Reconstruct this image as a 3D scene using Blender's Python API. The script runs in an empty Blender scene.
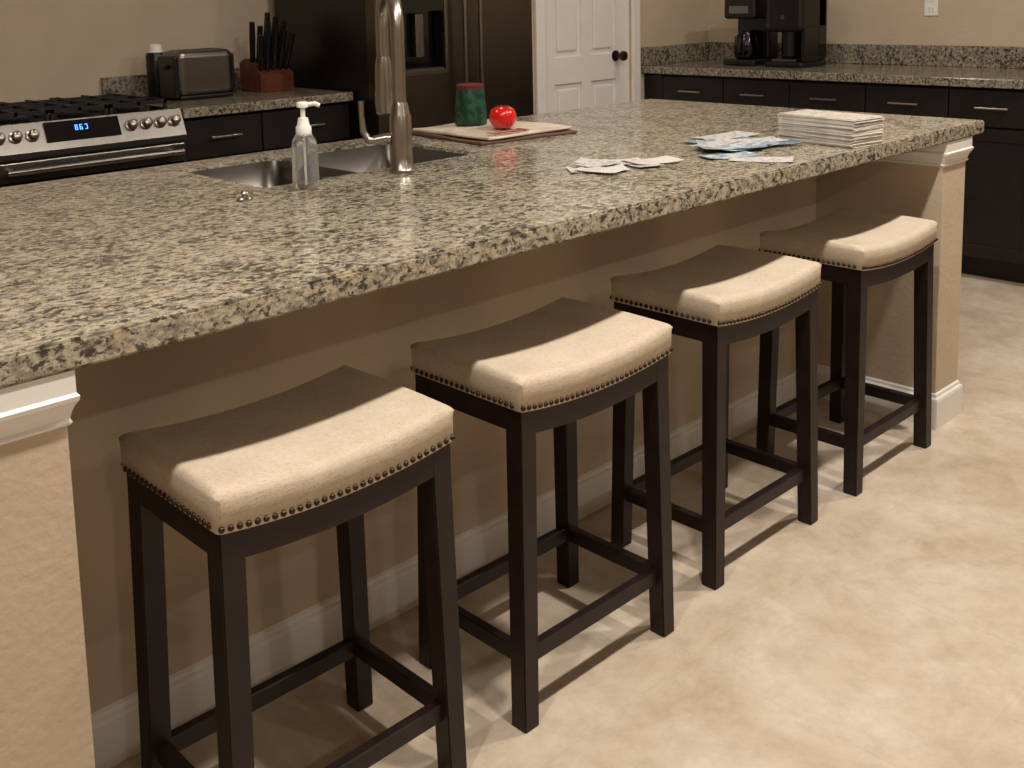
import bpy, bmesh, math, random
from mathutils import Vector, Matrix
random.seed(7)
sc=bpy.context.scene
try: sc.view_settings.view_transform='Standard'
except Exception: pass
COL=bpy.context.collection
# ---------------- materials ----------------
def new(name):
    m=bpy.data.materials.new(name);m.use_nodes=True
    nt=m.node_tree;b=nt.nodes['Principled BSDF'];return m,nt,b
def lin(c): return tuple(((x/255)/12.92 if x/255<=.04045 else ((x/255+.055)/1.055)**2.4) for x in c)+(1,)
def coord(nt,scale=(1,1,1)):
    t=nt.nodes.new('ShaderNodeTexCoord');mp=nt.nodes.new('ShaderNodeMapping');mp.inputs['Scale'].default_value=scale
    nt.links.new(t.outputs['Object'],mp.inputs['Vector']);return mp.outputs[0]
def noise(nt,v,s,d=4,r=.5):
    n=nt.nodes.new('ShaderNodeTexNoise');n.inputs['Scale'].default_value=s;n.inputs['Detail'].default_value=d;n.inputs['Roughness'].default_value=r
    nt.links.new(v,n.inputs['Vector']);return n
def ramp(nt,fac,stops,interp='LINEAR'):
    r=nt.nodes.new('ShaderNodeValToRGB');r.color_ramp.interpolation=interp
    e=r.color_ramp.elements
    while len(e)<len(stops): e.new(.5)
    for i,(p,c) in enumerate(stops): e[i].position=p;e[i].color=c
    nt.links.new(fac,r.inputs[0]);return r.outputs[0]
def mix(nt,fac,a,b,bt='MIX'):
    m=nt.nodes.new('ShaderNodeMix');m.data_type='RGBA';m.blend_type=bt
    for i,x in ((0,fac),(6,a),(7,b)):
        if hasattr(x,'is_linked') or hasattr(x,'links'): nt.links.new(x,m.inputs[i])
        else: m.inputs[i].default_value=x
    return m.outputs[2]
def bump(nt,b,h,s=.3,d=.002):
    n=nt.nodes.new('ShaderNodeBump');n.inputs['Strength'].default_value=s;n.inputs['Distance'].default_value=d
    nt.links.new(h,n.inputs['Height']);nt.links.new(n.outputs[0],b.inputs['Normal'])
def mat(name,c,rough=.5,metal=0,var=.06,vs=8,bs=0,bsc=200,coat=0,spec=.5,**k):
    m,nt,b=new(name);v=coord(nt)
    n=noise(nt,v,vs,5)
    c0=lin(c);dk=tuple(x*(1-var*2) for x in c0[:3])+(1,);lt=tuple(min(1,x*(1+var*2)) for x in c0[:3])+(1,)
    nt.links.new(ramp(nt,n.outputs['Fac'],[(.3,dk),(.7,lt)]),b.inputs['Base Color'])
    b.inputs['Roughness'].default_value=rough;b.inputs['Metallic'].default_value=metal
    b.inputs['Coat Weight'].default_value=coat;b.inputs['Specular IOR Level'].default_value=spec
    if bs: bump(nt,b,noise(nt,v,bsc,3).outputs['Fac'],bs)
    return m
WALL=mat('wall_paint',(192,175,152),.85,var=.02,bs=.7,bsc=70)
CEIL=mat('ceiling_paint',(205,200,192),.9,var=.02)
WHITE=mat('white_trim_paint',(230,227,222),.4,var=.01)
WOOD=mat('espresso_wood',(28,15,14),.45,var=.2,vs=14,spec=.35)
CAB=mat('dark_cabinet_wood',(20,13,12),.5,var=.2,vs=10,spec=.4)
STEEL=mat('brushed_steel',(132,127,121),.3,1,var=.03,vs=30)
SINKST=mat('sink_steel',(105,101,97),.35,1,var=.03,vs=30)
CHROME=mat('satin_nickel',(164,157,149),.28,1,var=.02)
BLKST=mat('black_stainless',(104,96,88),.32,1,var=.03,vs=5)
BLACK=mat('black_plastic',(14,13,13),.35,var=.05)
IRON=mat('cast_iron',(12,12,12),.6,var=.1)
GLASSBLK=mat('black_glass',(8,8,9),.06,var=.02)
NAIL=mat('bronze_nail',(72,56,46),.35,.9,var=.05)
REDWOOD=mat('cherry_wood_block',(90,44,28),.4,var=.2,vs=30)
WPLAS=mat('white_plastic',(235,232,225),.35,var=.01)
RED=mat('tomato_skin',(205,18,14),.18,var=.08,vs=20,coat=.5)
GREENST=mat('tomato_stem',(40,80,25),.6,var=.1)
# linen seat
m,nt,b=new('linen_fabric');v=coord(nt);SEAT=m
n=noise(nt,v,14,5);base=ramp(nt,n.outputs['Fac'],[(.3,lin((194,178,156))),(.7,lin((208,193,172)))])
w1=nt.nodes.new('ShaderNodeTexNoise');w1.inputs['Scale'].default_value=1;mp=coord(nt,(700,90,400));nt.links.new(mp,w1.inputs['Vector'])
w2=nt.nodes.new('ShaderNodeTexNoise');w2.inputs['Scale'].default_value=1;mp=coord(nt,(90,700,400));nt.links.new(mp,w2.inputs['Vector'])
ad=nt.nodes.new('ShaderNodeMath');ad.operation='ADD';nt.links.new(w1.outputs['Fac'],ad.inputs[0]);nt.links.new(w2.outputs['Fac'],ad.inputs[1])
weave=ramp(nt,ad.outputs[0],[(.7,(.74,.72,.70,1)),(1.05,(1,1,1,1))])
nt.links.new(mix(nt,1.0,base,weave,'MULTIPLY'),b.inputs['Base Color']);b.inputs['Roughness'].default_value=.75;b.inputs['Sheen Weight'].default_value=.1
bump(nt,b,ad.outputs[0],.3,.001)
# granite
def granite(name,dark=1.0):
    m,nt,b=new(name);v=coord(nt,(1,1,1));vs=coord(nt,(.8,1.1,1))
    big=noise(nt,v,9,3)
    base=ramp(nt,noise(nt,vs,54,6,.65).outputs['Fac'],[(.30,lin((108,100,90))),(.44,lin((154,145,128))),(.56,lin((192,181,159))),(.72,lin((152,143,128)))])
    gold=ramp(nt,noise(nt,v,24,4,.6).outputs['Fac'],[(.55,(0,0,0,1)),(.67,(.7,.7,.7,1))])
    c1=mix(nt,gold,base,lin((184,165,126)))
    gr=ramp(nt,noise(nt,vs,84,5,.65).outputs['Fac'],[(.50,(0,0,0,1)),(.60,(.85,.85,.85,1))])
    c2=mix(nt,gr,c1,lin((114,107,99)))
    dn=noise(nt,vs,78,5,.68);dn.inputs['Distortion'].default_value=.3
    add=nt.nodes.new('ShaderNodeMath');add.operation='MULTIPLY_ADD';nt.links.new(big.outputs['Fac'],add.inputs[0]);add.inputs[1].default_value=.25;nt.links.new(dn.outputs['Fac'],add.inputs[2])
    dk=ramp(nt,add.outputs[0],[(.640,(0,0,0,1)),(.71,(.93,.93,.93,1))])
    c3=mix(nt,dk,c2,lin((56,49,46)))
    vo=nt.nodes.new('ShaderNodeTexVoronoi');vo.inputs['Scale'].default_value=180;nt.links.new(v,vo.inputs['Vector'])
    sp=ramp(nt,vo.outputs['Distance'],[(.16,(.6,.6,.6,1)),(.26,(0,0,0,1))])
    c4=mix(nt,sp,c3,lin((84,75,68)))
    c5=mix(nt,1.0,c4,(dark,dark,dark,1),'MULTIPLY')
    nt.links.new(c5,b.inputs['Base Color']);b.inputs['Roughness'].default_value=.16;b.inputs['Specular IOR Level'].default_value=.5
    return m
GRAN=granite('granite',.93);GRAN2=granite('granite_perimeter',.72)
# floor tile
m,nt,b=new('stone_tile_floor');FLOOR=m;v=coord(nt)
n1=noise(nt,v,3.0,9,.66);n1.inputs['Distortion'].default_value=.4
base=ramp(nt,n1.outputs['Fac'],[(.32,lin((180,161,140))),(.46,lin((195,179,159))),(.56,lin((203,189,171))),(.68,lin((212,201,186)))])
n2=noise(nt,v,13,9,.75);f2=ramp(nt,n2.outputs['Fac'],[(.38,(.87,.85,.83,1)),(.55,(1,1,1,1))])
c=mix(nt,1.0,base,f2,'MULTIPLY')
br=nt.nodes.new('ShaderNodeTexBrick');br.offset=0;br.inputs['Scale'].default_value=1;br.inputs['Brick Width'].default_value=.5;br.inputs['Row Height'].default_value=.5;br.inputs['Mortar Size'].default_value=.004;br.inputs['Mortar Smooth'].default_value=.8
mp=nt.nodes.new('ShaderNodeMapping');mp.inputs['Location'].default_value=(.2,.13,0);t=nt.nodes.new('ShaderNodeTexCoord');nt.links.new(t.outputs['Object'],mp.inputs[0]);nt.links.new(mp.outputs[0],br.inputs['Vector'])
mm=nt.nodes.new('ShaderNodeMath');mm.operation='MULTIPLY';mm.inputs[1].default_value=.10;nt.links.new(br.outputs['Fac'],mm.inputs[0])
c=mix(nt,mm.outputs[0],c,lin((150,132,112)))
nt.links.new(c,b.inputs['Base Color']);b.inputs['Roughness'].default_value=.5;bump(nt,b,n2.outputs['Fac'],.12,.002)
def glass(name,c,rough=.05):
    m,nt,b=new(name);n=noise(nt,coord(nt),5,2)
    nt.links.new(ramp(nt,n.outputs['Fac'],[(0,lin(c)),(1,lin(c))]),b.inputs['Base Color'])
    b.inputs['Transmission Weight'].default_value=.9;b.inputs['Roughness'].default_value=rough;b.inputs['IOR'].default_value=1.3;return m
CLEAR=glass('clear_plastic',(235,235,230))
def emis(name,c,s):
    m,nt,b=new(name);b.inputs['Base Color'].default_value=c;b.inputs['Emission Color'].default_value=c;b.inputs['Emission Strength'].default_value=s;return m
BLUE=emis('clock_digit',(.05,.25,1,1),4)
# paper materials
def paper(name,c1,c2,s,thr=.5):
    m,nt,b=new(name);v=coord(nt,(1,1,1));n=noise(nt,v,s,2)
    nt.links.new(ramp(nt,n.outputs['Fac'],[(thr-.03,lin(c1)),(thr+.03,lin(c2))]),b.inputs['Base Color']);b.inputs['Roughness'].default_value=.35;return m
P1=paper('blue_printed_paper',(134,152,168),(188,198,202),28)
P2=paper('grey_printed_paper',(156,160,160),(200,197,190),60,.45)
P3=paper('white_paper',(202,196,187),(212,207,199),8)
P4=paper('dark_blue_print',(96,116,136),(170,184,192),35,.55)
P5=paper('magazine_pages',(182,172,160),(208,200,188),45,.5)
CUPM=paper('green_patterned_cup',(8,46,34),(20,74,52),60,.5)
CUPR=mat('red_cup_rim',(100,26,26),.4)
MAT1=paper('printed_towel',(200,184,164),(214,202,186),10)
MATE=mat('brown_edging',(94,66,52),.7)
TOWR=mat('red_print',(150,62,46),.7)
# ---------------- helpers ----------------
def link(o,par=None,m=None):
    COL.objects.link(o)
    if m is not None: o.data.materials.append(m)
    if par is not None: o.parent=par
    return o
def empty(n,loc=(0,0,0)):
    o=bpy.data.objects.new(n,None);o.location=loc;o.empty_display_size=.1;COL.objects.link(o);return o
def fin(bm,n,m,par,smooth=False,loc=None):
    bmesh.ops.recalc_face_normals(bm,faces=bm.faces)
    me=bpy.data.meshes.new(n);bm.to_mesh(me);bm.free()
    if smooth:
        for p in me.polygons:p.use_smooth=True
    o=bpy.data.objects.new(n,me);link(o,par,m)
    if loc is not None:o.location=loc
    return o
def bbox(bm,x0,x1,y0,y1,z0,z1,bev=0,seg=2):
    M=Matrix.Translation(((x0+x1)/2,(y0+y1)/2,(z0+z1)/2))@Matrix.Diagonal((x1-x0,y1-y0,z1-z0,1))
    r=bmesh.ops.create_cube(bm,size=1,matrix=M)
    if bev:
        es=list({e for vv in r['verts'] for e in vv.link_edges})
        bmesh.ops.bevel(bm,geom=es,offset=bev,segments=seg,affect='EDGES',profile=.5)
def box(n,x0,x1,y0,y1,z0,z1,m,par=None,bev=0,seg=2,rot=None):
    if rot is None:
        bm=bmesh.new();bbox(bm,x0,x1,y0,y1,z0,z1,bev,seg);return fin(bm,n,m,par)
    cx,cy,cz=(x0+x1)/2,(y0+y1)/2,(z0+z1)/2
    bm=bmesh.new();bbox(bm,x0-cx,x1-cx,y0-cy,y1-cy,z0-cz,z1-cz,bev,seg);o=fin(bm,n,m,par);o.location=(cx,cy,cz);o.rotation_euler=rot;return o
def lathe(n,prof,m,par,loc,seg=32,rot=None):
    bm=bmesh.new();rings=[]
    for r,z in prof:
        rings.append([bm.verts.new((r*math.cos(2*math.pi*i/seg),r*math.sin(2*math.pi*i/seg),z)) for i in range(seg)])
    for a,b2 in zip(rings,rings[1:]):
        for i in range(seg): bm.faces.new((a[i],a[(i+1)%seg],b2[(i+1)%seg],b2[i]))
    if prof[0][0]>1e-5: bm.faces.new(rings[0])
    if prof[-1][0]>1e-5: bm.faces.new(rings[-1])
    bmesh.ops.remove_doubles(bm,verts=bm.verts,dist=1e-5)
    o=fin(bm,n,m,par,True,loc)
    if rot:o.rotation_euler=rot
    md=o.modifiers.new('es','EDGE_SPLIT');md.split_angle=math.radians(50)
    return o
def tube(n,pts,r,m,par,radii=None,res=10):
    c=bpy.data.curves.new(n,'CURVE');c.dimensions='3D';s=c.splines.new('POLY');s.points.add(len(pts)-1)
    for i,p in enumerate(pts):
        s.points[i].co=(*p,1);s.points[i].radius=(radii[i] if radii else 1)
    c.bevel_depth=r;c.bevel_resolution=res;c.use_fill_caps=True
    o=bpy.data.objects.new(n,c);COL.objects.link(o)
    dg=bpy.context.evaluated_depsgraph_get();me=bpy.data.meshes.new_from_object(o.evaluated_get(dg));bpy.data.objects.remove(o)
    for p in me.polygons:p.use_smooth=True
    o=bpy.data.objects.new(n,me);me.materials.clear();link(o,par,m);return o
# ---------------- camera ----------------
def campose():
    yaw,pit,rl=.8256,.1379,-.0269
    f=Vector((math.cos(yaw)*math.cos(pit),math.sin(yaw)*math.cos(pit),-math.sin(pit)))
    r=Vector((math.sin(yaw),-math.cos(yaw),0));u=r.cross(f);c,s=math.cos(rl),math.sin(rl)
    r2=c*r+s*u;u2=-s*r+c*u
    M=Matrix((( r2.x,u2.x,-f.x,-3.3487),(r2.y,u2.y,-f.y,-1.3014),(r2.z,u2.z,-f.z,1.3318),(0,0,0,1)));return M
cam=bpy.data.cameras.new('camera');cam.sensor_fit='HORIZONTAL';cam.sensor_width=36;cam.lens=1065.03*36/1024
cam.shift_x=(512-468.72)/1024;cam.shift_y=(144.08-384)/1024;cam.clip_start=.05
co=bpy.data.objects.new('camera',cam);COL.objects.link(co);co.matrix_world=campose();sc.camera=co
# ---------------- room ----------------
XL,XR,YB,YF,H=-5.6,2.12,3.32,-4.6,2.72
box('floor',XL-.1,XR+.1,YF-.1,YB+.1,-.1,0,FLOOR)
box('ceiling',XL-.1,XR+.1,YF-.1,YB+.1,H,H+.1,CEIL)
box('wall_back',XL,.575,YB,YB+.1,0,H,WALL)
box('wall_right',XR,XR+.1,YF,2.5,0,H,WALL)
box('wall_left',XL-.1,XL,YF,YB,0,H,WALL)
box('wall_front',XL,XR,YF-.1,YF,0,H,WALL)
# pantry wall with door opening
DY=2.46;dx0,dx1=.66,1.375
bm=bmesh.new();bbox(bm,.575,dx0,DY,DY+.1,0,H);bbox(bm,dx1,XR,DY,DY+.1,0,H);bbox(bm,dx0,dx1,DY,DY+.1,2.05,H);bbox(bm,.575,.65,DY+.1,YB+.1,0,H)
fin(bm,'wall_pantry',WALL,None)
dr=empty('door_1')
bm=bmesh.new();bbox(bm,dx0,dx1,DY+.03,DY+.055,.01,2.04)
rows=[(.12,.86),(1.0,1.68),(1.76,1.96)];cols=[(dx0+.10,dx0+.315),(dx1-.325,dx1-.11)]
xs=[dx0,cols[0][0],cols[0][1],cols[1][0],cols[1][1],dx1]
for a,b_ in ((xs[0],xs[1]),(xs[2],xs[3]),(xs[4],xs[5])): bbox(bm,a,b_,DY+.015,DY+.03,.01,2.04)
zz=[.01,.12,.86,1.0,1.68,1.76,1.96,2.04]
for a,b_ in ((0,1),(2,3),(4,5),(6,7)):
    for c0,c1 in cols: bbox(bm,c0,c1,DY+.015,DY+.03,zz[a],zz[b_])
for c0,c1 in cols:
    for r0,r1 in rows: bbox(bm,c0+.03,c1-.03,DY+.018,DY+.034,r0+.03,r1-.03,.008,2)
fin(bm,'door_slab',WHITE,dr)
lathe('door_knob',[(.03,0),(.03,.006),(.012,.01),(.012,.035),(.022,.042),(.028,.055),(.026,.068),(.012,.075),(0,.076)],NAIL,dr,(dx1-.12,DY+.015,.985),24,(math.pi/2,0,0))
bm=bmesh.new()
for a,b_ in ((dx0-.065,dx0),(dx1,dx1+.065)): bbox(bm,a,b_,DY-.018,DY,0,2.05,.004,2)
bbox(bm,dx0-.065,dx1+.065,DY-.018,DY,2.05,2.115,.004,2)
fin(bm,'trim_1',WHITE,None)
# ---------------- island ----------------
isl=empty('kitchen_island')
W=1.27;SX0,SX1,SY0,SY1=-2.08,-1.42,.76,1.15;IX0=-3.05
def slab(n,x0,x1,y0,y1,z0,z1,hole,m,par,bev=.004):
    bm=bmesh.new();X=[x0,hole[0],hole[1],x1];Y=[y0,hole[2],hole[3],y1]
    T=[[bm.verts.new((x,y,z1)) for y in Y] for x in X];B=[[bm.verts.new((x,y,z0)) for y in Y] for x in X]
    for i in range(3):
        for j in range(3):
            if i==1 and j==1: continue
            bm.faces.new((T[i][j],T[i+1][j],T[i+1][j+1],T[i][j+1]));bm.faces.new((B[i][j],B[i][j+1],B[i+1][j+1],B[i+1][j]))
    for i in range(3):
        for j in (0,3): bm.faces.new((T[i][j],T[i+1][j],B[i+1][j],B[i][j]));bm.faces.new((T[j][i],T[j][i+1],B[j][i+1],B[j][i]))
    bm.faces.new((T[1][1],T[2][1],B[2][1],B[1][1]));bm.faces.new((T[1][2],T[2][2],B[2][2],B[1][2]))
    bm.faces.new((T[1][1],T[1][2],B[1][2],B[1][1]));bm.faces.new((T[2][1],T[2][2],B[2][2],B[2][1]))
    bmesh.ops.recalc_face_normals(bm,faces=bm.faces);bm.normal_update()
    es=[e for e in bm.edges if len(e.link_faces)==2 and e.calc_face_angle(0)>1 ]
    bmesh.ops.bevel(bm,geom=es,offset=bev,segments=4,affect='EDGES')
    return fin(bm,n,m,par)
slab('countertop',IX0,0,0,W,.875,.915,(SX0,SX1,SY0,SY1),GRAN,isl)
PY=.018;PR=-.088
PX=[(IX0+.035,-2.8474),(-.245,PR)]
bm=bmesh.new()
bbox(bm,IX0+.035,PR,.42,.54,0,.875)
for a,b_ in PX: bbox(bm,a,b_,PY,.42,0,.875)
fin(bm,'pony_wall',WALL,isl)  # painted pony wall under the counter, with its two end pilasters
bm=bmesh.new()  # cabinet shell open at the top for the sink
bbox(bm,IX0+.035,PR,1.20,1.225,.1,.874);bbox(bm,IX0+.035,IX0+.06,.54,1.2,.1,.874);bbox(bm,PR-.025,PR,.54,1.2,.1,.874)
bbox(bm,IX0+.06,PR-.025,.54,1.2,.1,.13);bbox(bm,IX0+.1,-.15,.6,1.15,0,.1)
k=IX0+.06
while k<-.55:
    bbox(bm,k,k+.46,1.225,1.245,.72,.86,.003,1);bbox(bm,k,k+.46,1.225,1.245,.12,.71,.003,1);k+=.475
fin(bm,'island_cabinets',CAB,isl)
def loft_mold(n,x0,x1,y0,y1,prof,m,par,ky=1):
    bm=bmesh.new();R=[]
    for z,o in prof: R.append([bm.verts.new(p) for p in ((x0-o,y1,z),(x0-o,y0-o*ky,z),(x1+o,y0-o*ky,z),(x1+o,y1,z))])
    for a,b_ in zip(R,R[1:]):
        for i in range(4): bm.faces.new((a[i],a[(i+1)%4],b_[(i+1)%4],b_[i]))
    bm.faces.new(R[0]);bm.faces.new(R[-1]);return fin(bm,n,m,par)
crown=[(.800,.0),(.800,.003),(.804,.005),(.809,.003),(.818,.005),(.827,.008),(.834,.012),(.840,.013),(.844,.010),(.874,.010)]
basep=[(0,.013),(.085,.013),(.092,.011),(.096,.006),(.104,.005),(.108,0.0)]
for i,(a,b_) in enumerate(PX):
    loft_mold('crown_moulding_%d'%(i+1),a,b_,PY,.4195,crown,WHITE,isl,1.4)
    loft_mold('baseboard_pilaster_%d'%(i+1),a,b_,PY,.4195,basep,WHITE,isl)
bm=bmesh.new();R=[]
for z,o in basep: R.append([bm.verts.new((x,.42-o,z)) for x in (PX[0][1]+.013,PX[1][0]-.013)]+[bm.verts.new((x,.4201,z)) for x in (PX[1][0]-.013,PX[0][1]+.013)])
for a,b_ in zip(R,R[1:]):
    for i in range(4): bm.faces.new((a[i],a[(i+1)%4],b_[(i+1)%4],b_[i]))
fin(bm,'baseboard_front',WHITE,isl)
# sink: double bowl with thin steel rim lining the cut-out
snk=empty('kitchen_sink')
def bowl(n,x0,x1,y0,y1,zt,zb,m,par):
    bm=bmesh.new();bbox(bm,x0,x1,y0,y1,zb,zt)
    top=[f for f in bm.faces if abs(f.calc_center_median().z-zt)<1e-5];bmesh.ops.delete(bm,geom=top,context='FACES')
    es=[e for e in bm.edges if not e.is_boundary]
    bmesh.ops.bevel(bm,geom=es,offset=.03,segments=5,affect='EDGES',profile=.5)
    o=fin(bm,n,m,par,True);md=o.modifiers.new('s','SOLIDIFY');md.thickness=.002;md.offset=1;return o
mx=-1.80
bowl('bowl_left',SX0+.002,mx-.008,SY0+.002,SY1-.002,.908,.70,SINKST,snk)
bowl('bowl_right',mx+.008,SX1-.002,SY0+.002,SY1-.002,.908,.64,SINKST,snk)
box('bowl_divider',mx-.0085,mx+.0085,SY0+.003,SY1-.003,.86,.895,SINKST,snk,.003)
for x,z in ((-1.96,.702),(-1.62,.642)): lathe('drain',[(0,0),(.03,0),(.034,.003),(.042,.004),(.042,0)],CHROME,snk,(x,.97,z),24)
# faucet
fa=empty('kitchen_faucet',(0,0,0));fx,fy=-1.744,.678;z0=.915
lathe('faucet_body',[(.033,0),(.033,.006),(.028,.010),(.027,.05),(.027,.135),(.024,.142),(.021,.16),(.0175,.17)],CHROME,fa,(fx,fy,z0),32)
dxn,dyn=.47,.883;pts=[(fx,fy,z0+.16),(fx,fy,z0+.30)];R_=.10
for i in range(0,19):
    a=math.pi*i/18;pts.append((fx+dxn*R_*(1-math.cos(a)),fy+dyn*R_*(1-math.cos(a)),z0+.34+R_*math.sin(a)))
ex,ey=fx+dxn*2*R_,fy+dyn*2*R_;pts.append((ex,ey,z0+.26))
tube('gooseneck',pts,.0165,CHROME,fa)
lathe('spray_head',[(.015,0),(.023,.004),(.025,.03),(.023,.09),(.021,.13),(.017,.15)],CHROME,fa,(ex,ey,z0+.12),28)
lx,ly=-.73,.68
tube('lever_stub',[(fx,fy,z0+.085),(fx+lx*.04,fy+ly*.04,z0+.083),(fx+lx*.065,fy+ly*.065,z0+.078)],.0125,CHROME,fa)
tube('lever',[(fx+lx*.055,fy+ly*.055,z0+.078),(fx+lx*.078,fy+ly*.078,z0+.080),(fx+lx*.090,fy+ly*.090,z0+.10),(fx+lx*.093,fy+ly*.093,z0+.14),(fx+lx*.093,fy+ly*.093,z0+.175)],.008,CHROME,fa,[1.2,1.2,1,.8,.9])
# soap bottle
sb=empty('soap_dispenser_bottle');sx,sy=-2.02,.68
lathe('bottle_body',[(.024,0),(.029,.004),(.030,.02),(.0295,.09),(.027,.108),(.018,.122),(.0145,.128),(.0145,.135)],CLEAR,sb,(sx,sy,.9155),32)
lathe('pump_collar',[(.0165,.128),(.0175,.13),(.0175,.148),(.014,.152),(.011,.168),(.0055,.170),(.0055,.19),(.013,.192),(.014,.200),(.011,.204),(0,.205)],WPLAS,sb,(sx,sy,.9055),24)
tube('pump_nozzle',[(sx,sy,1.102),(sx+.020,sy-.019,1.105),(sx+.028,sy-.026,1.100)],.0052,WPLAS,sb)
tube('dip_tube',[(sx,sy,.925),(sx,sy,1.05)],.002,WPLAS,sb)
lathe('sink_stopper',[(.017,0),(.018,.003),(.013,.007),(.006,.008),(.006,.014),(.009,.016),(.007,.02),(0,.021)],CHROME,None,(-2.19,.66,.915),20)
# towel / placemat
tm=empty('folded_towel')
def wavy(n,x0,x1,y0,y1,z0,z1,m,par,rot,amp=.002,nx=20,ny=16):
    bm=bmesh.new();cx,cy=(x0+x1)/2,(y0+y1)/2
    bbox(bm,x0-cx,x1-cx,y0-cy,y1-cy,0,z1-z0,(z1-z0)*.35,2)
    for i in range(1,nx): 
        g=bm.verts[:]+bm.edges[:]+bm.faces[:];bmesh.ops.bisect_plane(bm,geom=g,plane_co=((x0-cx)+(x1-x0)*i/nx,0,0),plane_no=(1,0,0))
    for i in range(1,ny):
        g=bm.verts[:]+bm.edges[:]+bm.faces[:];bmesh.ops.bisect_plane(bm,geom=g,plane_co=(0,(y0-cy)+(y1-y0)*i/ny,0),plane_no=(0,1,0))
    for v in bm.verts:
        k=v.co.z/(z1-z0);v.co.z+=k*amp*(math.sin(v.co.x*23+1)+math.cos(v.co.y*19+v.co.x*9))
    o=fin(bm,n,m,par,False,(cx,cy,z0));o.rotation_euler=(0,0,rot);return o
wavy('towel_bottom_fold',-1.30,-.93,.83,1.20,.9155,.925,MATE,tm,-.10)
wavy('towel_top_fold',-1.285,-.945,.84,1.19,.927,.937,MAT1,tm,-.03)
bm=bmesh.new()
for i in range(5): bbox(bm,-1.25+i*.03,-1.235+i*.03,.855,.90,.9402,.9412)
fin(bm,'towel_print',TOWR,tm)
cp=empty('green_cup')
lathe('cup_body',[(.044,0),(.050,.003),(.0495,.02),(.043,.108),(.042,.112)],CUPM,cp,(-1.13,1.09,.941),36)
lathe('cup_rim',[(.0425,.111),(.0435,.113),(.0425,.123),(.036,.125),(0,.123)],CUPR,cp,(-1.13,1.09,.941),36)
tt=empty('tomato')
lathe('tomato_fruit',[(0,.004),(.016,0),(.032,.008),(.041,.026),(.041,.042),(.034,.058),(.02,.067),(.008,.066),(0,.062)],RED,tt,(-1.14,.94,.939),36)
bm=bmesh.new()
for i in range(5):
    a=i*2*math.pi/5;c,s=math.cos(a),math.sin(a)
    v=[bm.verts.new(p) for p in ((c*.002,s*.002,.066),(c*.012-s*.004,s*.012+c*.004,.0685),(c*.024,s*.024,.067),(c*.012+s*.004,s*.012-c*.004,.0685))];bm.faces.new(v)
fin(bm,'tomato_calyx',GREENST,tt,False,(-1.14,.94,.940))
# papers
def sheets(name,specs):
    e=empty(name)
    for i,(x,y,w,l,a,m) in enumerate(specs):
        z=.9158+.0011*i
        bm=bmesh.new();bbox(bm,-w/2,w/2,-l/2,l/2,0,.0008)
        for k in range(1,6):
            g=bm.verts[:]+bm.edges[:]+bm.faces[:];bmesh.ops.bisect_plane(bm,geom=g,plane_co=(0,-l/2+l*k/6,0),plane_no=(0,1,0))
        for v in bm.verts: v.co.z+=.010*max(0,abs(v.co.y)/(l/2)-.4)**2*(1 if i%2 else .6)
        o=fin(bm,'sheet_%d'%(i+1),m,e,False,(x,y,z));o.rotation_euler=(0,0,a)
    return e
sheets('scattered_cards',[(-1.43,.33,.08,.14,.9,P3),(-1.34,.38,.08,.14,.5,P2),(-1.31,.30,.07,.13,-.4,P2),(-1.27,.29,.08,.13,1.2,P3),(-1.45,.30,.07,.11,.2,P3),(-1.40,.36,.06,.11,1.4,P2)])
sheets('scattered_brochures',[(-1.07,.11,.085,.15,.5,P2),(-1.08,.20,.07,.14,1.1,P1),(-.86,.37,.09,.20,1.3,P4),(-.84,.31,.09,.20,.9,P1),(-.79,.40,.09,.19,1.45,P2),(-.94,.24,.08,.20,1.45,P1),(-.86,.23,.08,.18,1.0,P4),(-.92,.29,.09,.19,.7,P1),(-.88,.27,.08,.20,1.2,P2),(-.99,.25,.07,.17,.95,P1),(-.97,.31,.06,.17,1.6,P2)])
ms=empty('magazine_stack',(-.695,.135,0));z=.9156
for i in range(26):
    jx,jy=random.uniform(-.003,.003),random.uniform(-.004,.004);a=random.uniform(-.025,.025)-.16
    o=box('magazine_%d'%(i+1),-.062,.062,-.122,.122,z,z+.0027,P5 if i%4==0 else P3,ms,.0006,1,(0,0,a));o.location.x+=jx;o.location.y+=jy;z+=.0028
box('magazine_cover',-.061,.061,-.12,.12,z,z+.002,P5,ms,.0008,1,(0,0,-.13))
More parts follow.
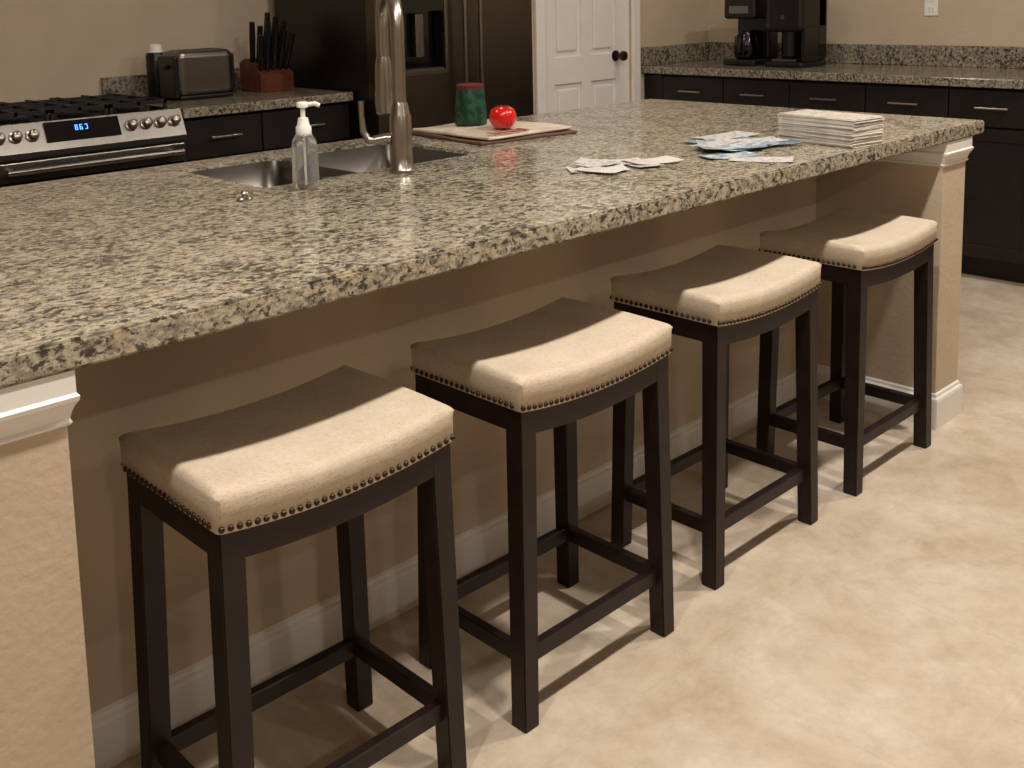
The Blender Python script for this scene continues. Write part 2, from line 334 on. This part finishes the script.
# ---------------- stools ----------------
def cuts(bm,ax,lo,hi,n):
    for i in range(1,n):
        co=[0,0,0];no=[0,0,0];co[ax]=lo+(hi-lo)*i/n;no[ax]=1
        g=bm.verts[:]+bm.edges[:]+bm.faces[:];bmesh.ops.bisect_plane(bm,geom=g,plane_co=co,plane_no=no)
L,D,ZB=.4386,.2993,.610;SAG=.018;CH=.062
def sag(x): return -SAG*(1-min(1,(2*x/L)**2))
def stool_mesh():
    out=[]
    hx,hy=L/2,D/2
    bm=bmesh.new();bbox(bm,-hx,hx,-hy,hy,ZB,ZB+CH)
    es=[e for e in bm.edges if all(v.co.z>ZB+.05 for v in e.verts)]
    bmesh.ops.bevel(bm,geom=es,offset=.015,segments=5,affect='EDGES',profile=.5)
    ves=[e for e in bm.edges if abs(e.verts[0].co.x-e.verts[1].co.x)<1e-4 and abs(e.verts[0].co.y-e.verts[1].co.y)<1e-4 and abs(e.verts[0].co.z-e.verts[1].co.z)>.02]
    bmesh.ops.bevel(bm,geom=ves,offset=.008,segments=3,affect='EDGES',profile=.5)
    cuts(bm,0,-hx,hx,22);cuts(bm,1,-hy,hy,12)
    for v in bm.verts:
        k=(v.co.z-ZB)/CH
        v.co.z+=sag(v.co.x)+k*.006*(1-(v.co.y/hy)**2)*(1-.5*(v.co.x/hx)**2)
        b_=math.sin(math.pi*min(1,k*1.1))*.003
        if abs(v.co.y)>hy-.002: v.co.y+=math.copysign(b_,v.co.y)
        if abs(v.co.x)>hx-.002: v.co.x+=math.copysign(b_,v.co.x)
    out.append(('seat_cushion',bm,SEAT,True))
    bm=bmesh.new();ap=.045;t=.02;q=.006
    bbox(bm,-hx+q,hx-q,-hy+q,-hy+q+t,ZB-ap,ZB);bbox(bm,-hx+q,hx-q,hy-q-t,hy-q,ZB-ap,ZB)
    cuts(bm,0,-hx+q,hx-q,22)
    for v in bm.verts: v.co.z+=sag(v.co.x)
    bbox(bm,-hx+q,-hx+q+t,-hy+q,hy-q,ZB-ap,ZB);bbox(bm,hx-q-t,hx-q,-hy+q,hy-q,ZB-ap,ZB)
    out.append(('apron',bm,WOOD,False))
    bm=bmesh.new()
    s=.040;sb_=.037
    for sx_ in (-1,1):
        for sy_ in (-1,1):
            ox,oy=hx-.006,hy-.006;fx_,fy_=.4300/2+.010,.2837/2+.009
            T=[];B=[]
            for (a,b2) in ((0,0),(1,0),(1,1),(0,1)):
                T.append(bm.verts.new((sx_*(ox-a*s),sy_*(oy-b2*s),ZB-.001)));B.append(bm.verts.new((sx_*(fx_-a*sb_),sy_*(fy_-b2*sb_),0)))
            fs=[bm.faces.new(T),bm.faces.new(B)]+[bm.faces.new((T[i],T[(i+1)%4],B[(i+1)%4],B[i])) for i in range(4)]
            bmesh.ops.recalc_face_normals(bm,faces=fs)
    bmesh.ops.bevel(bm,geom=bm.edges[:],offset=.002,segments=2,affect='EDGES')
    out.append(('legs',bm,WOOD,False))
    bm=bmesh.new();zx,zy=.130,.130;fx_,fy_=.217,.144
    for sy_ in (-1,1):
        y=sy_*(fy_-.019);bbox(bm,-fx_+.02,fx_-.02,y-.010,y+.010,zx-.016,zx+.016,.002,1)
    for sx_ in (-1,1):
        x=sx_*(fx_-.019);bbox(bm,x-.010,x+.010,-fy_+.02,fy_-.02,zy-.016,zy+.016,.002,1)
    out.append(('stretchers',bm,WOOD,False))
    bm=bmesh.new();pts=[];nx=30;ny=20;e=.0005
    for i in range(nx+1):
        x=-hx+.006+(L-.012)*i/nx
        for s_ in (-1,1): pts.append((x,s_*(hy+e),ZB+.007+sag(x)))
    for i in range(1,ny):
        y=-hy+.006+(D-.012)*i/ny
        for s_ in (-1,1): pts.append((s_*(hx+e),y,ZB+.007))
    for p in pts: bmesh.ops.create_uvsphere(bm,u_segments=8,v_segments=5,radius=.0050,matrix=Matrix.Translation(p))
    out.append(('nailhead_trim',bm,NAIL,True))
    return out
SM=[]
for n,bm,m,s in stool_mesh():
    bmesh.ops.recalc_face_normals(bm,faces=bm.faces);me=bpy.data.meshes.new(n);bm.to_mesh(me);bm.free();me.materials.append(m)
    if s:
        for p in me.polygons:p.use_smooth=True
    SM.append((n,me))
for X,dy in ((-2.4627,0),(-1.8689,.0008),(-1.2331,.0267),(-.6010,.0204)):
    e=empty('counter_stool',(X,-.0512+D/2+dy,0))
    for n,me in SM:
        o=bpy.data.objects.new(n,me);COL.objects.link(o);o.parent=e
# ---------------- back run ----------------
KY=2.60
rg=empty('gas_range');RX0,RX1=-2.07,-1.31;RF=KY-.02
box('range_body',RX0,RX1,RF+.03,3.30,.06,.895,STEEL,rg)
box('cooktop',RX0,RX1,RF+.05,3.30,.895,.915,GLASSBLK,rg,.003)
bm=bmesh.new()
pr=[(RF+.05,.918),(RF+.03,.918),(RF-.012,.815),(RF-.012,.795),(RF+.05,.795)]
A=[bm.verts.new((RX0,y,z)) for y,z in pr];B=[bm.verts.new((RX1,y,z)) for y,z in pr];bm.faces.new(A);bm.faces.new(B)
for i in range(5): bm.faces.new((A[i],A[(i+1)%5],B[(i+1)%5],B[i]))
fin(bm,'control_panel',STEEL,rg)
ang=math.atan2(.042,.103);
def onpan(x,t,off):
    return (x,RF-.012+.042*t-off*math.cos(ang),.815+.103*t+off*math.sin(ang))
for x in (-2.03,-1.97,-1.91,-1.53,-1.47,-1.41,-1.35):
    lathe('knob',[(.023,0),(.023,.006),(.018,.008),(.017,.03),(.014,.033),(0,.033)],CHROME,rg,onpan(x,.55,0),20,(math.pi/2-ang,0,0))
o=box('display',-1.865,-1.58,0,.004,-.038,.038,GLASSBLK,rg,0,1,(0,0,0));o.location=onpan(-1.72,.6,.003);o.rotation_euler=(-ang,0,0)
bm=bmesh.new()
def seg7(bm,x,s,w=.010,h=.02):
    t=.0022;S={'a':(0,w,h-t,h),'b':(w-t,w,h/2,h),'c':(w-t,w,0,h/2),'d':(0,w,0,t),'e':(0,t,0,h/2),'f':(0,t,h/2,h),'g':(0,w,h/2-t/2,h/2+t/2)}
    for k in s: a,b_,c,d=S[k];bbox(bm,x+a,x+b_,-.0005,.0005,c-h/2,d-h/2)
seg7(bm,-.03,'abcdefg');seg7(bm,-.012,'acdefg');seg7(bm,.008,'abcd')
o=fin(bm,'clock_digits',BLUE,rg);o.location=onpan(-1.72,.68,.0055);o.rotation_euler=(-ang,0,0)
box('oven_door',RX0+.004,RX1-.004,RF-.008,RF+.03,.22,.785,STEEL,rg,.006)
box('oven_window',RX0+.02,RX1-.02,RF-.011,RF-.006,.27,.715,GLASSBLK,rg,.002)
tube('oven_handle',[(RX0+.04,RF-.055,.755),(RX1-.04,RF-.055,.755)],.012,STEEL,rg)
for x in (RX0+.07,RX1-.07): tube('handle_post',[(x,RF-.005,.755),(x,RF-.055,.755)],.009,STEEL,rg)
box('storage_drawer',RX0+.004,RX1-.004,RF-.005,RF+.03,.07,.21,STEEL,rg,.006)
bm=bmesh.new()
for gx0,gx1 in ((RX0+.02,RX0+.26),(RX0+.27,RX1-.27),(RX1-.26,RX1-.02)):
    for x in (gx0,(gx0+gx1)/2-.006,gx1-.012): bbox(bm,x,x+.012,RF+.10,3.22,.938,.952)
    for y in (RF+.10,RF+.25,RF+.42,RF+.55): bbox(bm,gx0,gx1,y,y+.012,.938,.952)
    for x in (gx0,gx1-.012):
        for y in (RF+.10,3.208): bbox(bm,x,x+.012,y,y+.012,.914,.94)
fin(bm,'burner_grates',IRON,rg)
for x in (-1.93,-1.69,-1.45):
    for y in (RF+.2,RF+.52): lathe('burner',[(.045,0),(.045,.008),(.032,.01),(.03,.016),(0,.017)],IRON,rg,(x,y,.915),20)
def handle(par,p0,p1,off,r=.0045):
    p0,p1,off=Vector(p0),Vector(p1),Vector(off);d=(p1-p0)*.12
    tube('pull_bar',[p0+off,p1+off],r,CHROME,par)
    for q in (p0+d,p1-d): tube('pull_post',[q,q+off],r*.8,CHROME,par)
cb=empty('base_cabinet_left')
CX0,CX1=-1.30,-.455
box('cabinet_body',CX0,CX1,KY+.05,3.31,.1,.874,CAB,cb);box('toe_kick',CX0,CX1,KY+.10,3.31,0,.1,CAB,cb)
for a,b_ in ((CX0+.005,-.925),(-.919,CX1-.005)):
    box('drawer_front',a,b_,KY+.03,KY+.05,.70,.862,CAB,cb,.003);box('cabinet_door',a,b_,KY+.03,KY+.05,.11,.692,CAB,cb,.003)
    box('door_inset',a+.055,b_-.055,KY+.026,KY+.031,.165,.637,CAB,cb,.002)
    mx_=(a+b_)/2;handle(cb,(mx_-.07,KY+.03,.785),(mx_+.07,KY+.03,.785),(0,-.03,0))
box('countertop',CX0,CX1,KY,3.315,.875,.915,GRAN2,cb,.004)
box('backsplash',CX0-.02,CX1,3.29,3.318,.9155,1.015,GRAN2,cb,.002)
# fridge
fr=empty('refrigerator');FX0,FX1,FY=-.44,.565,2.44
box('fridge_body',FX0+.005,FX1-.005,FY+.07,3.25,.02,1.76,BLACK,fr,.004)
sp=.10
box('door_right',sp+.004,FX1,FY,FY+.065,.64,1.77,BLKST,fr,.010,3)
DX0,DX1,DZ0,DZ1=-.31,-.02,.985,1.40
bm=bmesh.new();bbox(bm,FX0,DX0,FY,FY+.065,.64,1.77);bbox(bm,DX1,sp-.004,FY,FY+.065,.64,1.77);bbox(bm,DX0,DX1,FY,FY+.065,.64,DZ0);bbox(bm,DX0,DX1,FY,FY+.065,DZ1,1.77)
fin(bm,'door_left',BLKST,fr)
box('dispenser_recess',DX0,DX1,FY+.055,FY+.064,DZ0,DZ1,GLASSBLK,fr)
bm=bmesh.new()
for a,b_,c,d in ((DX0-.006,DX0+.012,DZ0,DZ1),(DX1-.012,DX1+.006,DZ0,DZ1),(DX0,DX1,DZ0-.006,DZ0+.012)): bbox(bm,a,b_,FY-.006,FY+.02,c,d,.002,1)
fin(bm,'dispenser_frame',STEEL,fr)
box('dispenser_tray',DX0+.02,DX1-.02,FY-.004,FY+.05,DZ0+.012,DZ0+.022,STEEL,fr,.002)
box('dispenser_panel',DX0+.012,DX1-.012,FY-.002,FY+.03,1.27,DZ1,GLASSBLK,fr)
box('dispenser_paddle',-.19,-.14,FY+.02,FY+.05,1.06,1.26,STEEL,fr,.004)
box('freezer_drawer',FX0,FX1,FY,FY+.065,.06,.63,BLKST,fr,.01,3)
for x in (sp-.05,sp+.05):
    tube('door_handle',[(x,FY-.003,.74),(x,FY-.05,.76),(x,FY-.055,.80),(x,FY-.055,1.6),(x,FY-.05,1.64),(x,FY-.003,1.66)],.011,STEEL,fr)
tube('drawer_handle',[(FX0+.1,FY-.003,.57),(FX0+.12,FY-.055,.57),(FX1-.12,FY-.055,.57),(FX1-.1,FY-.003,.57)],.011,STEEL,fr)
# toaster
to=empty('toaster');tx,ty=-1.01,3.00
box('toaster_shell',tx-.135,tx+.135,ty-.085,ty+.085,.93,1.13,STEEL,to,.03,5)
box('toaster_base',tx-.13,tx+.13,ty-.08,ty+.08,.9165,.935,BLACK,to,.006)
box('toaster_end_panel',tx-.152,tx-.128,ty-.075,ty+.075,.925,1.11,BLACK,to,.01,3)
box('toaster_end_panel_right',tx+.128,tx+.145,ty-.075,ty+.075,.925,1.11,BLACK,to,.008,3)
for s_ in (-.03,.03): box('toaster_slot',tx-.10,tx+.10,ty+s_-.012,ty+s_+.012,1.125,1.132,BLACK,to,.002)
box('toaster_lever',tx-.172,tx-.150,ty-.02,ty+.02,1.05,1.07,BLACK,to,.004)
cc=empty('black_canister')
lathe('canister_body',[(.042,0),(.045,.004),(.045,.19),(.038,.205)],BLACK,cc,(-1.12,3.17,.9155),28)
lathe('canister_lid',[(.038,.204),(.030,.21),(.028,.235),(.018,.242),(0,.243)],WPLAS,cc,(-1.12,3.17,.9155),28)
kb=empty('knife_block');kx,ky=-.63,3.05
bm=bmesh.new();pr=[(ky-.10,.9165),(ky+.08,.9165),(ky+.08,1.05),(ky+.03,1.07),(ky-.10,1.00)]
A=[bm.verts.new((kx-.09,y,z)) for y,z in pr];B=[bm.verts.new((kx+.09,y,z)) for y,z in pr];bm.faces.new(A);bm.faces.new(B)
for i in range(5): bm.faces.new((A[i],A[(i+1)%5],B[(i+1)%5],B[i]))
fin(bm,'block',REDWOOD,kb)
for i in range(5):
    for j in range(2):
        x=kx-.068+i*.034;y=ky-.07+j*.07;z=1.010+j*.04;l=.17+.02*((i*3+j)%4)
        tube('knife_handle',[(x,y+.01,z-.01),(x,y-.005,z+.02),(x+.01*(i-2)*.5,y-.028,z+l*.6),(x+.018*(i-2)*.5,y-.045,z+l)],.0125,BLACK,kb,[.8,1,1.15,1])
# ---------------- right run ----------------
rc=empty('base_cabinet_right');CXF=1.46
box('cabinet_body',CXF+.045,2.115,-1.6,2.455,.1,.874,CAB,rc);box('toe_kick',CXF+.11,2.115,-1.6,2.455,0,.1,CAB,rc)
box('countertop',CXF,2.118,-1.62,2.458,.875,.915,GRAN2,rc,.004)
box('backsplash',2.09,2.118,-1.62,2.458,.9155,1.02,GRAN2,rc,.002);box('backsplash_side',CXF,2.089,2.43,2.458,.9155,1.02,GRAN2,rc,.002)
yb=[2.45,2.325,1.93,1.54,1.135,.74,.345,-.05,-.445,-.84,-1.235,-1.6]
box('filler',CXF+.03,CXF+.045,2.33,2.455,.11,.865,CAB,rc)
for i in range(1,len(yb)-1):
    a,b_=yb[i+1]+.003,yb[i]-.003;m_=(a+b_)/2
    box('drawer_front',CXF+.025,CXF+.045,a,b_,.70,.862,CAB,rc,.003);box('cabinet_door',CXF+.025,CXF+.045,a,b_,.11,.692,CAB,rc,.003)
    bm=bmesh.new()
    for q in ((a,a+.055,.11,.692),(b_-.055,b_,.11,.692),(a+.055,b_-.055,.11,.165),(a+.055,b_-.055,.637,.692)): bbox(bm,CXF+.019,CXF+.026,*q,.001,1)
    fin(bm,'shaker_frame',CAB,rc)
    handle(rc,(CXF+.025,m_-.07,.785),(CXF+.025,m_+.07,.785),(-.03,0,0))
    hy=a+.03 if i%2 else b_-.03
    handle(rc,(CXF+.02,hy,.52),(CXF+.02,hy,.66),(-.03,0,0))
# coffee makers
cm=empty('coffee_maker');x,y=1.83,1.97
box('base',x-.14,x+.10,y-.10,y+.10,.9165,.95,BLACK,cm,.01,3);box('tower',x+.0,x+.10,y-.10,y+.10,.95,1.26,BLACK,cm,.01,3)
box('brew_head',x-.14,x+.10,y-.10,y+.10,1.17,1.30,BLACK,cm,.02,4);box('control_strip',x-.143,x-.138,y-.06,y+.06,1.20,1.24,STEEL,cm,.002)
lathe('carafe',[(.05,0),(.065,.01),(.07,.06),(.06,.12),(.045,.14),(.048,.155),(0,.156)],GLASSBLK,cm,(x-.06,y,.952),28)
tube('carafe_handle',[(x-.13,y,.98),(x-.165,y,.99),(x-.165,y,1.07),(x-.12,y,1.09)],.008,BLACK,cm)
em=empty('single_serve_brewer');x,y=1.82,1.69
box('base',x-.15,x+.12,y-.11,y+.11,.9165,.945,BLACK,em,.01,3);box('water_tank',x+.01,x+.12,y-.11,y+.11,.945,1.30,GLASSBLK,em,.02,4)
box('brew_head',x-.15,x+.12,y-.11,y+.11,1.10,1.32,BLACK,em,.03,4);box('drip_tray',x-.14,x-.02,y-.07,y+.07,.945,.957,STEEL,em,.003)
box('side_panel',x-.12,x+.02,y-.112,y-.09,.945,1.12,BLACK,em,.005)
lathe('indicator',[(.012,0),(.012,.003),(0,.003)],STEEL,em,(x-.151,y,1.18),16,(0,-math.pi/2,0))
ol=empty('wall_outlet')
box('outlet_plate',XR-.006,XR-.0005,1.075,1.145,1.17,1.29,WPLAS,ol,.002)
for z in (1.205,1.255):
    box('receptacle',XR-.008,XR-.005,1.09,1.13,z-.015,z+.015,WPLAS,ol,.002)
    for yy in (1.102,1.118): box('slot',XR-.0085,XR-.007,yy-.001,yy+.001,z-.006,z+.006,BLACK,ol)
# ---------------- lights ----------------
def can(x,y,p,c=(1,.92,.825),s=.12):
    l=bpy.data.lights.new('can','AREA');l.shape='DISK';l.size=s;l.energy=p;l.color=c
    o=bpy.data.objects.new('can_lamp',l);o.location=(x,y,H-.03)
    e=empty('recessed_light');COL.objects.link(o);o.parent=e
    lathe('trim_ring',[(.075,0),(.095,0),(.098,.004),(.095,.0105),(.075,.0105)],WHITE,e,(x,y,H-.011),32)
for x in (-3.4,-2.1,-.8,.5): can(x,-.58,29.5)
can(-3.6,-3.2,12);can(-1.2,-3.2,12)  # unseen fill lamps behind the camera, added to lift front faces and shaded seats
for x in (-2.2,-.6): can(x,1.75,6.5)
can(1.0,1.4,7)  # extra unseen lamp, added to brighten the door side of the kitchen
w=bpy.data.worlds.new('world');sc.world=w;w.use_nodes=True;w.node_tree.nodes['Background'].inputs[0].default_value=(.9,.8,.7,1);w.node_tree.nodes['Background'].inputs[1].default_value=.05
